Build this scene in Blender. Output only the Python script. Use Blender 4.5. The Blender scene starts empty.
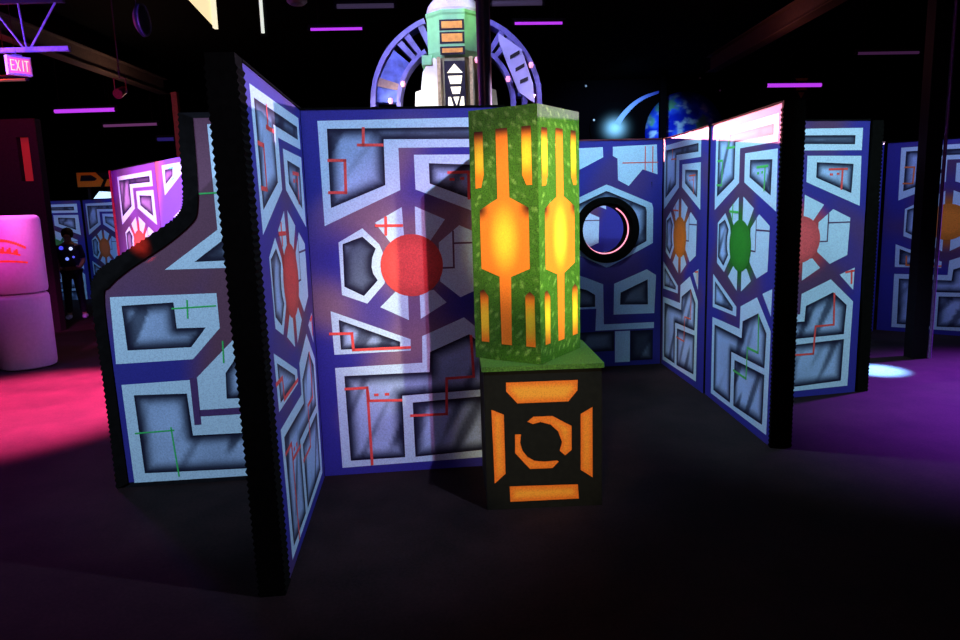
import bpy, bmesh, math, random
from mathutils import Vector, Matrix, noise
from mathutils.geometry import tessellate_polygon

random.seed(7)
S = bpy.context.scene
COL = S.collection
PI = math.pi

# ------------------------------------------------------------------ camera
FOC, NAD, EYE = 708.0, (607.0, 4640.0), 1.82
_d = Vector((NAD[0] - 480, NAD[1] - 320, FOC)).normalized()
_up = -_d
_fw = Vector((0, 0, 1)); _fw = (_fw - _up * _fw.dot(_up)).normalized()
_rt = _fw.cross(_up)
if _rt.x < 0: _rt = -_rt
def ray(x, y):
    c = Vector((x - 480, y - 320, FOC))
    return Vector((_rt.dot(c), _fw.dot(c), _up.dot(c)))
def at(x, y, dist):
    """where the sight line of a photo pixel meets the plane at a forward distance"""
    r = ray(x, y)
    return Vector((0, 0, EYE)) + r * (dist / r.y)
def gnd(x, y, z=0.0):
    r = ray(x, y)
    return Vector((0, 0, EYE)) + r * ((z - EYE) / r.z)
cam_d = bpy.data.cameras.new('camera')
cam_d.sensor_width = 36.0
cam_d.lens = FOC * 36.0 / 960.0
cam_d.clip_start = 0.05
cam_d.clip_end = 100
cam = bpy.data.objects.new('camera', cam_d)
COL.objects.link(cam)
# rows of the world matrix: camera x, y(up), -z in world coordinates
cx = Vector((_rt.x, _fw.x, _up.x)); cy = -Vector((_rt.y, _fw.y, _up.y)); cz = -Vector((_rt.z, _fw.z, _up.z))
cam.matrix_world = Matrix(((cx.x, cy.x, cz.x, 0), (cx.y, cy.y, cz.y, 0), (cx.z, cy.z, cz.z, EYE), (0, 0, 0, 1)))
S.camera = cam

# ------------------------------------------------------------------ materials
def nodes_of(name):
    m = bpy.data.materials.new(name); m.use_nodes = True
    nt = m.node_tree
    return m, nt, nt.nodes['Principled BSDF']
def plain(name, col, rough=0.6, metal=0.0, var=0.25, scale=30.0, spec=0.3, bump=0.0):
    m, nt, b = nodes_of(name)
    tc = nt.nodes.new('ShaderNodeTexCoord'); n = nt.nodes.new('ShaderNodeTexNoise')
    n.inputs['Scale'].default_value = scale; n.inputs['Detail'].default_value = 4
    nt.links.new(tc.outputs['Object'], n.inputs['Vector'])
    r = nt.nodes.new('ShaderNodeValToRGB')
    r.color_ramp.elements[0].position = 0.3; r.color_ramp.elements[1].position = 0.7
    r.color_ramp.elements[0].color = tuple(c * (1 - var) for c in col) + (1,)
    r.color_ramp.elements[1].color = tuple(min(1, c * (1 + var)) for c in col) + (1,)
    nt.links.new(n.outputs['Fac'], r.inputs['Fac']); nt.links.new(r.outputs['Color'], b.inputs['Base Color'])
    b.inputs['Roughness'].default_value = rough; b.inputs['Metallic'].default_value = metal
    b.inputs['Specular IOR Level'].default_value = spec
    if bump:
        bp = nt.nodes.new('ShaderNodeBump'); bp.inputs['Strength'].default_value = bump; bp.inputs['Distance'].default_value = 0.01
        nt.links.new(n.outputs['Fac'], bp.inputs['Height']); nt.links.new(bp.outputs['Normal'], b.inputs['Normal'])
    return m
def glow(name, col, strength=1.0):
    m, nt, b = nodes_of(name)
    b.inputs['Base Color'].default_value = tuple(min(1, c) for c in col) + (1,)
    b.inputs['Emission Color'].default_value = tuple(col) + (1,)
    b.inputs['Emission Strength'].default_value = strength
    return m
def paint_mat(name, speck=0.3, scale=140.0, rough=0.6, spec=0.25):
    m, nt, b = nodes_of(name)
    a = nt.nodes.new('ShaderNodeAttribute'); a.attribute_name = 'paint'
    tc = nt.nodes.new('ShaderNodeTexCoord'); n = nt.nodes.new('ShaderNodeTexNoise')
    n.inputs['Scale'].default_value = scale; n.inputs['Detail'].default_value = 3
    nt.links.new(tc.outputs['Object'], n.inputs['Vector'])
    mr = nt.nodes.new('ShaderNodeMapRange')
    mr.inputs['From Min'].default_value = 0.3; mr.inputs['From Max'].default_value = 0.7
    mr.inputs['To Min'].default_value = 1 - speck; mr.inputs['To Max'].default_value = 1 + speck
    nt.links.new(n.outputs['Fac'], mr.inputs['Value'])
    mx = nt.nodes.new('ShaderNodeMix'); mx.data_type = 'RGBA'; mx.blend_type = 'MULTIPLY'
    mx.inputs[0].default_value = 1
    nt.links.new(a.outputs['Color'], mx.inputs[6]); nt.links.new(mr.outputs['Result'], mx.inputs[7])
    nt.links.new(mx.outputs[2], b.inputs['Base Color'])
    b.inputs['Roughness'].default_value = rough; b.inputs['Specular IOR Level'].default_value = spec
    return m
M_PAINT = paint_mat('sprayed_panel_paint', 0.16, 120)
M_TURF = paint_mat('speckled_sparkle_paint', 0.5, 130, 0.7)
M_AMBER = paint_mat('amber_airbrush', 0.10, 120, 0.6)
M_BLACK = plain('black_foam', (0.0035, 0.0035, 0.003), 0.95, spec=0.03)
M_BOARD = plain('black_board', (0.008, 0.008, 0.010), 0.85, spec=0.1)
M_STEEL = plain('black_steel', (0.012, 0.012, 0.016), 0.5, spec=0.4)
M_CEIL = plain('black_ceiling', (0.002, 0.002, 0.002), 0.95, spec=0.02)
M_WALL = plain('black_wall', (0.0012, 0.001, 0.0018), 0.95, spec=0.0)
M_UV = glow('violet_tube', (0.50, 0.045, 0.86), 1.0)
M_UVDIM = glow('dim_violet_tube', (0.10, 0.028, 0.10), 1.0)
M_GREY = glow('dim_grey_tube', (0.030, 0.022, 0.048), 1.0)

# ------------------------------------------------------------------ mesh collector
class MB:
    def __init__(s): s.v = []; s.f = []; s.c = []; s.m = []
    def poly(s, pts, mi=0, col=None):
        i = len(s.v); s.v += [tuple(p) for p in pts]; s.c += [col or (1, 1, 1)] * len(pts)
        s.f.append(tuple(range(i, i + len(pts)))); s.m.append(mi)
    def box(s, lo, hi, mi=0, mat=None, col=None):
        x0, y0, z0 = lo; x1, y1, z1 = hi
        p = [Vector(q) for q in ((x0,y0,z0),(x1,y0,z0),(x1,y1,z0),(x0,y1,z0),(x0,y0,z1),(x1,y0,z1),(x1,y1,z1),(x0,y1,z1))]
        if mat: p = [mat @ q for q in p]
        i = len(s.v); s.v += [tuple(q) for q in p]; s.c += [col or (1, 1, 1)] * 8
        for f in ((0,3,2,1),(4,5,6,7),(0,1,5,4),(1,2,6,5),(2,3,7,6),(3,0,4,7)):
            s.f.append(tuple(i + k for k in f)); s.m.append(mi)
    def prism(s, pts, y0, y1, mi=0, col=None, fn=None):
        """outline in (x, z) pushed from y0 to y1"""
        n = len(pts); i = len(s.v)
        fn = fn or (lambda x, y, z: (x, y, z))
        s.v += [fn(p[0], y0, p[1]) for p in pts] + [fn(p[0], y1, p[1]) for p in pts]; s.c += [col or (1, 1, 1)] * (2 * n)
        for t in tessellate_polygon([[Vector((p[0], p[1], 0)) for p in pts]]):
            s.f.append(tuple(i + k for k in t)); s.m.append(mi)
            s.f.append(tuple(i + n + k for k in reversed(t))); s.m.append(mi)
        for k in range(n):
            s.f.append((i + k, i + (k + 1) % n, i + n + (k + 1) % n, i + n + k)); s.m.append(mi)
    def tube(s, p, q, r, n=12, mi=0, r2=None):
        p = Vector(p); q = Vector(q); d = (q - p).normalized()
        a = d.orthogonal().normalized(); b = d.cross(a); r2 = r if r2 is None else r2
        i = len(s.v)
        for k in range(n):
            t = 2 * PI * k / n; o = a * math.cos(t) + b * math.sin(t)
            s.v += [tuple(p + o * r), tuple(q + o * r2)]; s.c += [(1, 1, 1)] * 2
        for k in range(n):
            l = (k + 1) % n
            s.f.append((i + 2*k, i + 2*l, i + 2*l + 1, i + 2*k + 1)); s.m.append(mi)
        s.f.append(tuple(i + 2*k for k in reversed(range(n)))); s.m.append(mi)
        s.f.append(tuple(i + 2*k + 1 for k in range(n))); s.m.append(mi)
    def lathe(s, prof, c=(0, 0, 0), n=32, mi=0, rot=0.0):
        i = len(s.v); m = len(prof)
        for k in range(n):
            t = 2 * PI * k / n + rot
            for r, z in prof: s.v.append((c[0] + r * math.cos(t), c[1] + r * math.sin(t), c[2] + z)); s.c.append((1, 1, 1))
        for k in range(n):
            l = (k + 1) % n
            for j in range(m - 1):
                s.f.append((i + k*m + j, i + l*m + j, i + l*m + j + 1, i + k*m + j + 1)); s.m.append(mi)
        s.f.append(tuple(i + k*m for k in reversed(range(n)))); s.m.append(mi)
        s.f.append(tuple(i + k*m + m - 1 for k in range(n))); s.m.append(mi)
    def ring(s, c, R, r, a0, a1, n=48, k=8, mi=0):
        """round bar bent along an arc in the x-z plane"""
        full = abs(a1 - a0) > 2 * PI - 1e-4
        i = len(s.v); cnt = n if full else n + 1
        for j in range(cnt):
            t = a0 + (a1 - a0) * j / n
            for q in range(k):
                w = 2 * PI * q / k; rr = R + r * math.cos(w)
                s.v.append((c[0] + rr * math.cos(t), c[1] + r * math.sin(w), c[2] + rr * math.sin(t))); s.c.append((1, 1, 1))
        for j in range(n):
            l = (j + 1) % cnt
            for q in range(k):
                s.f.append((i + j*k + q, i + j*k + (q+1) % k, i + l*k + (q+1) % k, i + l*k + q)); s.m.append(mi)
    def arc_band(s, c, r0, r1, a0, a1, y0, y1, n=20, mi=0):
        pts = [(c[0] + r1 * math.cos(a0 + (a1-a0)*j/n), c[1] + r1 * math.sin(a0 + (a1-a0)*j/n)) for j in range(n + 1)]
        pts += [(c[0] + r0 * math.cos(a1 + (a0-a1)*j/n), c[1] + r0 * math.sin(a1 + (a0-a1)*j/n)) for j in range(n + 1)]
        s.prism(pts, y0, y1, mi)
    def teeth(s, a, b, out, y0, y1, pitch=0.033, amp=0.010):
        """saw teeth along a line a-b of the (x, z) plane, pointing towards out"""
        a = Vector(a); b = Vector(b); o = Vector(out).normalized(); L = (b - a).length; n = max(1, int(L / pitch)); d = (b - a) / n
        for k in range(n):
            p = a + d * k; q = p + d
            m = (p + q) / 2 + o * amp
            s.prism([(p.x, p.y), (q.x, q.y), (m.x, m.y)], y0, y1)
    def build(s, name, mats, parent=None, smooth=False, fix=True):
        me = bpy.data.meshes.new(name)
        me.from_pydata(s.v, [], s.f)
        for m in (mats if isinstance(mats, (list, tuple)) else [mats]): me.materials.append(m)
        me.polygons.foreach_set('material_index', s.m)
        at_ = me.color_attributes.new('paint', 'FLOAT_COLOR', 'POINT')
        flat = []
        for c in s.c: flat += [c[0], c[1], c[2], 1.0]
        at_.data.foreach_set('color', flat)
        if fix:
            bm = bmesh.new(); bm.from_mesh(me); bmesh.ops.recalc_face_normals(bm, faces=bm.faces); bm.to_mesh(me); bm.free()
        if smooth:
            me.polygons.foreach_set('use_smooth', [True] * len(me.polygons))
            me.set_sharp_from_angle(angle=math.radians(35))
        me.update()
        o = bpy.data.objects.new(name, me); COL.objects.link(o)
        if parent: o.parent = parent
        return o

def thing(name, label, cat, loc=(0, 0, 0), rz=0.0, group=None):
    o = bpy.data.objects.new(name, None); COL.objects.link(o)
    o.empty_display_size = 0.1
    o.location = loc; o.rotation_euler = (0, 0, rz)
    o['label'] = label; o['category'] = cat
    if group: o['group'] = group
    return o
def tag(o, label, cat, group=None):
    o['label'] = label; o['category'] = cat
    if group: o['group'] = group
    return o
def struct(o, label=None):
    o['kind'] = 'structure'
    if label: o['label'] = label
    return o

# ------------------------------------------------------------------ painted art
def sm(a, b, x):
    t = max(0.0, min(1.0, (x - a) / (b - a))); return t * t * (3 - 2 * t)
def mix(a, b, t): return tuple(p + (q - p) * t for p, q in zip(a, b))
def edge_dist(u, v, poly):
    best = 9.0; n = len(poly)
    for i in range(n):
        ax, ay = poly[i]; bx, by = poly[(i + 1) % n]
        dx, dy = bx - ax, by - ay; L = dx * dx + dy * dy
        t = 0 if L == 0 else max(0, min(1, ((u - ax) * dx + (v - ay) * dy) / L))
        best = min(best, math.hypot(u - ax - t * dx, v - ay - t * dy))
    return best
def fill(mb, pts, lay, colfn, step, fmap, hole=None, zmin=0.0):
    """a flat painted shape: outline pts in artwork units, cut into a fine grid so the airbrushing can vary over it"""
    bm = bmesh.new()
    if hole:
        (hx, hz, hr) = hole; n = 64; inn = []; out = []
        for k in range(n):
            a = 2 * PI * k / n; dx, dz = math.cos(a), math.sin(a); t = 9
            for i in range(len(pts)):
                (ax, ay), (bx, by) = pts[i], pts[(i + 1) % len(pts)]
                ex, ey = bx - ax, by - ay; den = dx * ey - dz * ex
                if abs(den) < 1e-9: continue
                tt = ((ax - hx) * ey - (ay - hz) * ex) / den; w = ((ax - hx) * dz - (ay - hz) * dx) / den
                if tt > 0 and -1e-6 <= w <= 1 + 1e-6: t = min(t, tt)
            inn.append(bm.verts.new((hx + hr * dx, hz + hr * dz, 0))); out.append(bm.verts.new((hx + t * dx, hz + t * dz, 0)))
        for k in range(n):
            l = (k + 1) % n
            bm.faces.new((inn[k], inn[l], out[l], out[k]))
    else:
        vs = [bm.verts.new((p[0], p[1], 0)) for p in pts]
        for t in tessellate_polygon([[Vector((p[0], p[1], 0)) for p in pts]]):
            try: bm.faces.new([vs[i] for i in t])
            except ValueError: pass
    lo = [min(p[i] for p in pts) for i in (0, 1)]; hi = [max(p[i] for p in pts) for i in (0, 1)]
    if step:
        for ax in (0, 1):
            k = math.floor(lo[ax] / step) + 1
            while k * step < hi[ax]:
                co = [0, 0, 0]; no = [0, 0, 0]; co[ax] = k * step; no[ax] = 1
                bmesh.ops.bisect_plane(bm, geom=bm.verts[:] + bm.edges[:] + bm.faces[:], plane_co=co, plane_no=no, dist=1e-6)
                k += 1
    if lo[1] < zmin:
        bmesh.ops.bisect_plane(bm, geom=bm.verts[:] + bm.edges[:] + bm.faces[:], plane_co=(0, zmin, 0), plane_no=(0, 1, 0), dist=1e-6, clear_inner=True)
    bm.verts.index_update(); i = len(mb.v)
    for v in bm.verts:
        u, w = v.co.x, v.co.y
        mb.v.append(fmap(u, w, lay)); mb.c.append(colfn(u, w))
    for f in bm.faces: mb.f.append(tuple(i + v.index for v in f.verts)); mb.m.append(0)
    bm.free()

WHITE = (0.58, 0.82, 0.98)
BLUE = (0.036, 0.034, 0.31); PLUM = (0.105, 0.050, 0.13)
INK = (0.006, 0.006, 0.028); SMOKE = (0.46, 0.66, 0.98)
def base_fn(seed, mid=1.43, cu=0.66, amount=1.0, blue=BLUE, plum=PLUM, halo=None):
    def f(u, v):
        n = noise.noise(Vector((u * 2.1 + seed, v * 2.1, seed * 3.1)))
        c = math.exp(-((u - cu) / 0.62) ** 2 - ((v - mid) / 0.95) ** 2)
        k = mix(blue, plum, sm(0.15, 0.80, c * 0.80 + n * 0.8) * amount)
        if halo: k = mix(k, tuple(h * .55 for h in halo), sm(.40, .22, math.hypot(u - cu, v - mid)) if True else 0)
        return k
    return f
def cell_fn(poly, seed, w=0.095, smoke=SMOKE, ink=INK):
    xs = [p[0] for p in poly]; zs = [p[1] for p in poly]; inr = 0.0
    for i in range(1, 16):
        for j in range(1, 16):
            u, v = min(xs) + (max(xs) - min(xs)) * i / 16, min(zs) + (max(zs) - min(zs)) * j / 16
            inside = False
            for k in range(len(poly)):
                (ax, ay), (bx, by) = poly[k], poly[k - 1]
                if (ay > v) != (by > v) and u < (bx - ax) * (v - ay) / (by - ay) + ax: inside = not inside
            if inside: inr = max(inr, edge_dist(u, v, poly))
    w = min(w, .75 * inr)
    def f(u, v):
        d = edge_dist(u, v, poly)
        n = noise.noise(Vector(((u - v * 0.55) * 9 + seed, (u * 0.55 + v) * 1.3, seed)))
        n2 = noise.noise(Vector((u * 3, v * 3, seed + 9)))
        t = sm(0.006, w, d) * (0.92 + 0.30 * n2)
        t *= 1 - 0.80 * sm(0.10, 0.42, n)
        return mix(ink, smoke, max(0.0, t))
    return f
def flat(c): return lambda u, v: c
def line(a, b, w=0.011):
    d = Vector((b[0] - a[0], b[1] - a[1])).normalized(); n = Vector((-d.y, d.x)) * w / 2; e = d * w / 2
    a = Vector(a) - e; b = Vector(b) + e
    return [tuple(a + n), tuple(a - n), tuple(b - n), tuple(b + n)]
def circ(c, r, n=40): return [(c[0] + r * math.cos(2*PI*k/n), c[1] + r * math.sin(2*PI*k/n)) for k in range(n)]

T_WHITE = [
    [(.102,2.372),(1.24,2.378),(1.24,2.188),(.607,2.194),(.607,1.925),(.106,1.707)],
    [(.705,2.148),(1.24,2.14),(1.25,1.706),(.706,1.926)],
    [(.431,1.718),(.611,1.815),(.618,1.60),(.53,1.58)],
    [(.697,1.817),(.892,1.727),(.79,1.59),(.693,1.60)],
    [(.438,1.158),(.545,1.26),(.626,1.25),(.624,1.062)],
    [(.704,1.067),(.704,1.25),(.80,1.26),(.882,1.172)],
    [(.985,1.685),(1.162,1.604),(1.152,1.275),(.977,1.203),(.845,1.315),(.845,1.575)],
    [(.348,1.685),(.452,1.578),(.50,1.45),(.474,1.316),(.353,1.186),(.190,1.251),(.188,1.598)],
    [(.109,1.146),(.629,.931),(.628,.852),(.116,.849)],
    [(1.236,1.158),(1.083,1.102),(1.232,.956)],
    [(.115,.758),(.702,.764),(.708,.948),(.997,1.064),(1.238,.85),(1.228,.066),(.122,.052)],
]
T_CELL = [
    [(.159,2.322),(1.168,2.317),(1.168,2.24),(.515,2.250),(.511,1.959),(.154,1.822)],
    [(.80,2.092),(1.165,2.072),(1.158,1.82),(.80,1.962)],
    [(.345,1.631),(.428,1.550),(.402,1.49),(.394,1.43),(.402,1.385),(.430,1.339),(.334,1.238),(.210,1.305),(.214,1.586)],
    [(.159,1.085),(.558,.917),(.556,.883),(.162,.882)],
    [(.173,.699),(.748,.697),(.757,.836),(1.028,.946),(1.173,.821),(1.160,.555),(.555,.540),(.555,.10),(.182,.10)],
    [(.624,.488),(1.165,.508),(1.155,.12),(.626,.098)],
]
A_TOP = [((.389,2.319),(.383,2.216)),((.352,2.217),(.503,2.214)),((.159,2.124),(.261,2.122)),((.261,2.122),(.255,1.918)),((.255,1.918),(.151,1.921))]
A_C2 = [((.927,2.029),(1.10,2.030)),((1.058,2.03),(1.055,1.86)),((.94,1.985),(.955,1.985)),((1.01,1.989),(1.02,1.989))]
A_SPOKE = [((.440,1.699),(.605,1.695)),((.503,1.748),(.499,1.641))]
A_TRI = [((.099,.993),(.24,.989)),((.24,.989),(.244,.876)),((.244,.876),(.62,.875))]
A_LOW = [((.178,.609),(.321,.61)),((.321,.61),(.328,.518)),((.328,.518),(.545,.51)),((.321,.61),(.326,.067)),((.374,.557),(.386,.557)),((.446,.557),(.458,.557))]
A_LOWR = [((.612,.396),(.854,.393)),((.854,.393),(.863,.645)),((.863,.645),(1.05,.649)),((1.05,.649),(1.04,.93))]
A_RT = [((1.15,1.12),(1.225,1.13)),((1.205,1.13),(1.21,1.02))]
ALL_ACC = A_TOP + A_C2 + A_SPOKE + A_TRI + A_LOW + A_LOWR + A_RT
WIRE = [((.942,1.645),(.940,1.405)),((.940,1.405),(.86,1.405)),((.942,1.567),(1.157,1.567))]
RED = (0.95, 0.10, 0.085)

def paint_template(mb, fmap, zmin, seed, disc, acc, acc_col, acc_w=0.018, fine=0.022, smoke=SMOKE, amount=1.0, white=WHITE, u0=0.0, u1=1.31, top=2.44, blue=BLUE, r_disc=.207, disc_u=.66, plum=PLUM, halo=True):
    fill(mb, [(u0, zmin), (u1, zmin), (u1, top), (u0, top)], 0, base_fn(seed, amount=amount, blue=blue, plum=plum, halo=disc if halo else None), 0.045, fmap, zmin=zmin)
    for p in T_WHITE: fill(mb, p, 1, flat(white), 0.12, fmap, zmin=zmin)
    for k, p in enumerate(T_CELL): fill(mb, p, 2, cell_fn(p, seed + k * 7.3, smoke=smoke), fine, fmap, zmin=zmin)
    for a, b in WIRE: fill(mb, line(a, b, 0.012), 2, flat(PLUM), 0, fmap, zmin=zmin)
    if disc:
        dc = disc
        fill(mb, circ((disc_u, 1.43), r_disc), 3, lambda u, v: mix(dc, tuple(c * .75 for c in dc), sm(0.1, .21, math.hypot(u - disc_u, v - 1.43))), 0.05, fmap, zmin=zmin)
    for a, b in acc: fill(mb, line(a, b, acc_w), 4, flat(acc_col), 0, fmap, zmin=zmin)

PANEL_H, THICK, LIFT = 2.44, 0.13, 0.0007
GROUP = None
def maze_panel(label, p0, p1, s_rng, scale=1.0, off=0.0, vshift=0.0, height=PANEL_H, warp=None, thick=THICK, near_end=None, foam=.03, back=None, **kw):
    """a free-standing painted wall panel; local x runs along the face, the painted side looks to -y"""
    d = Vector((p1[0] - p0[0], p1[1] - p0[1])); rz = math.atan2(d.y, d.x)
    root = thing('maze_panel', label, 'panel', (p0[0], p0[1], 0), rz)
    wf = warp or (lambda s, z: s)
    fmap = lambda u, v, lay: (wf(off + scale * u, v + vshift), -0.002 - LIFT * lay, v + vshift)
    s0, s1 = s_rng
    b = MB(); P = lambda s, y, z: (wf(s, z), y, z)
    b.prism([(s0, 0.0), (s1, 0.0), (s1, height), (s0, height)], 0.0, thick, fn=lambda x, y, z: P(x, y, z))
    b.build('board', M_BOARD, root)
    f = MB()
    paint_template(f, fmap, -vshift, u0=(s0 - off) / scale, u1=(s1 - off) / scale, top=height - vshift, **kw)
    f.build('painted_face', M_PAINT, root, fix=False)
    t = MB(); t.prism([(s0, height), (s1, height), (s1, height + 0.012), (s0, height + 0.012)], -0.008, thick + 0.008, fn=P)
    t.build('top_trim', M_BLACK, root)
    if near_end is not None:
        # a black foam strip with sawtooth edges wraps the end of the panel
        e = s1 if near_end == 1 else s0
        sg = 1 if near_end == 1 else -1
        m = MB(); w0, w1 = -0.006, thick + 0.012; dp = foam
        m.prism([(w0, 0.0), (w1, 0.0), (w1, height + 0.012), (w0, height + 0.012)], e, e + sg * dp, fn=lambda x, y, z: P(y, x, z))
        n = int(height / 0.033)
        for k in range(n):
            z = k * 0.033
            for w, o in ((w0, -1), (w1, 1)):
                m.prism([(w, z), (w, z + 0.033), (w + o * 0.009, z + 0.0165)], e, e + sg * dp, fn=lambda x, y, zz: P(y, x, zz))
        m.build('edge_foam', M_BLACK, root)
    return root

# ------------------------------------------------------------------ the room
mf, nt, bs = nodes_of('dark_carpet')
tc = nt.nodes.new('ShaderNodeTexCoord')
n1 = nt.nodes.new('ShaderNodeTexNoise'); n1.inputs['Scale'].default_value = 2.2; n1.inputs['Detail'].default_value = 8; n1.inputs['Roughness'].default_value = .7
n2 = nt.nodes.new('ShaderNodeTexNoise'); n2.inputs['Scale'].default_value = 60; n2.inputs['Detail'].default_value = 3
for n in (n1, n2): nt.links.new(tc.outputs['Object'], n.inputs['Vector'])
r = nt.nodes.new('ShaderNodeValToRGB'); r.color_ramp.elements[0].position = .35; r.color_ramp.elements[1].position = .72
r.color_ramp.elements[0].color = (0.0035, 0.0018, 0.0019, 1); r.color_ramp.elements[1].color = (0.024, 0.0115, 0.0125, 1)
mx = nt.nodes.new('ShaderNodeMix'); mx.data_type = 'FLOAT'; mx.inputs[0].default_value = .4
nt.links.new(n1.outputs['Fac'], mx.inputs[2]); nt.links.new(n2.outputs['Fac'], mx.inputs[3])
nt.links.new(mx.outputs[0], r.inputs['Fac']); nt.links.new(r.outputs['Color'], bs.inputs['Base Color'])
bs.inputs['Roughness'].default_value = .8; bs.inputs['Specular IOR Level'].default_value = .12
RX0, RX1, RY0, RY1, RZ = -13.0, 10.0, -2.0, 21.0, 5.2
b = MB(); b.box((RX0, RY0, -0.1), (RX1, RY1, 0)); struct(b.build('floor', mf))
b = MB(); b.box((RX0, RY0, RZ), (RX1, RY1, RZ + .1)); struct(b.build('ceiling', M_CEIL))
b = MB(); b.box((RX0, RY1, 0), (RX1, RY1 + .1, RZ)); struct(b.build('wall_back', M_WALL))
b = MB(); b.box((RX0 - .1, RY0, 0), (RX0, RY1, RZ)); struct(b.build('wall_left', M_WALL))
b = MB(); b.box((RX1, RY0, 0), (RX1 + .1, RY1, RZ)); struct(b.build('wall_right', M_WALL))
b = MB(); b.box((RX0, RY0 - .1, 0), (RX1, RY0, RZ)); struct(b.build('wall_front', M_WALL))

# ------------------------------------------------------------------ the near maze panels
# left return panel that runs towards the camera
def warpA(s, z):
    t = z / 2.44
    lo = -0.075 - 0.13 * t; hi = 1.312
    return lo + (hi - lo) * s
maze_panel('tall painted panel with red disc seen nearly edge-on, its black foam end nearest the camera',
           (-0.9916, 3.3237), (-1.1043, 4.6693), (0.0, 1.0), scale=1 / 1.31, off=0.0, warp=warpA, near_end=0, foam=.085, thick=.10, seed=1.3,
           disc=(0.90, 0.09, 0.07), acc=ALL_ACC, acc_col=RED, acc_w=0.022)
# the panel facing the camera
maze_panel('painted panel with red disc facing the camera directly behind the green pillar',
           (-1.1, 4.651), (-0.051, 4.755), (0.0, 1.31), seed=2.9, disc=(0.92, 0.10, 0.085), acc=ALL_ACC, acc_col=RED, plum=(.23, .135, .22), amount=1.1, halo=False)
# right return: orange and green discs
maze_panel('painted panel with orange disc in the inner corner beside the porthole panel',
           (2.02, 7.75), (2.08, 6.45), (0.0, 1.295), scale=.955, off=-.07, seed=4.1, disc=(1.0, 0.27, 0.02), acc=A_C2 + A_LOWR + A_SPOKE + A_TOP[:2] + A_RT, acc_col=(1.0, 0.16, 0.05), acc_w=.014)
maze_panel('painted panel with green disc and pink light along its top',
           (2.093, 6.44), (2.100, 4.986), (0.0, 1.467), scale=1.12, off=.03, near_end=1, seed=5.7, disc=(0.03, 0.30, 0.02), acc=A_C2 + A_LOWR + A_SPOKE + A_TOP, acc_col=(0.10, 0.62, 0.12))
# panel on the far side of the right return
ed = Vector((.657, .135)).normalized()
e0 = Vector((2.877, 6.243)) - ed * .72
maze_panel('painted panel with pink-red disc half hidden behind the black end of the right-hand return',
           e0, e0 + ed, (0.13, 1.31), near_end=None, seed=6.6, disc=(0.95, 0.13, 0.14), acc=A_C2 + A_LOWR + A_RT, acc_col=RED, disc_u=.66)
# black foam post closing its free end
ep = e0 + ed * 1.325
post = thing('foam_corner_post', 'black foam post closing the right end of the pink-red disc panel', 'post', (ep.x, ep.y, 0), math.atan2(ed.y, ed.x))
b = MB(); b.box((0, -.02, 0), (.105, .16, 2.44)); b.build('post', M_BLACK, post)
b = MB()
for k in range(73): b.prism([(.105, k*.033), (.105, k*.033+.033), (.117, k*.033+.0165)], -.02, 0.0)
b.build('foam_teeth', M_BLACK, post)

# ------------------------------------------------------------------ porthole panel
pd0, pd1 = Vector((0.735, 7.60)), Vector((2.005, 7.735))
dd = (pd1 - pd0).normalized()
droot = thing('porthole_panel', 'painted panel with a round black porthole and a hexagon round it', 'panel', (pd0.x, pd0.y, 0), math.atan2(dd.y, dd.x))
dm = lambda u, v, lay: (u, -0.002 - LIFT * lay, v)
HC, HR = (.655, 1.505), .34
def dpx(x, y): return (.655 + (x - 604.5) / 91.5, 2.44 - (y - 142.5) / 91.5)
b = MB(); sq = [(.15, 1.0), (1.16, 1.0), (1.16, 2.0), (.15, 2.0)]
LD = 1.272
for q in ([(0, 0), (LD, 0), (LD, 1.0), (0, 1.0)], [(0, 2.0), (LD, 2.0), (LD, 2.44), (0, 2.44)], [(0, 1.0), (.15, 1.0), (.15, 2.0), (0, 2.0)], [(1.16, 1.0), (LD, 1.0), (LD, 2.0), (1.16, 2.0)]):
    b.prism(q, 0, THICK)
for k in range(64):
    pts = []
    for kk in (k, k + 1):
        a = 2 * PI * kk / 64; c, s_ = math.cos(a), math.sin(a)
        t = min(((1.16 - HC[0]) / c if c > 1e-6 else (.15 - HC[0]) / c if c < -1e-6 else 9), ((2.0 - HC[1]) / s_ if s_ > 1e-6 else (1.0 - HC[1]) / s_ if s_ < -1e-6 else 9))
        pts.append(((HC[0] + HR * c, HC[1] + HR * s_), (HC[0] + t * c, HC[1] + t * s_)))
    b.prism([pts[0][0], pts[0][1], pts[1][1], pts[1][0]], 0, THICK)
b.build('board', M_BOARD, droot)
f = MB(); bf = base_fn(8.2, amount=.55)
for q in ([(0, 0), (LD, 0), (LD, 1.0), (0, 1.0)], [(0, 2.0), (LD, 2.0), (LD, 2.44), (0, 2.44)], [(0, 1.0), (.15, 1.0), (.15, 2.0), (0, 2.0)], [(1.16, 1.0), (LD, 1.0), (LD, 2.0), (1.16, 2.0)]):
    fill(f, q, 0, bf, .06, dm)
fill(f, sq, 0, bf, .06, dm, hole=(HC[0], HC[1], HR - .002))
hexo = [dpx(605, 184), dpx(652, 204), dpx(652, 242.5), dpx(605.5, 265.5), dpx(558, 242.5), dpx(558, 204)]
hexi = [(HC[0] + (x - HC[0]) * .86, HC[1] + (z - HC[1]) * .86) for x, z in hexo]
fill(f, hexo, 1, flat(WHITE), .1, dm, hole=(HC[0], HC[1], HR - .001))
fill(f, hexi, 2, cell_fn(hexi, 3.3), .025, dm, hole=(HC[0], HC[1], HR))
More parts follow.
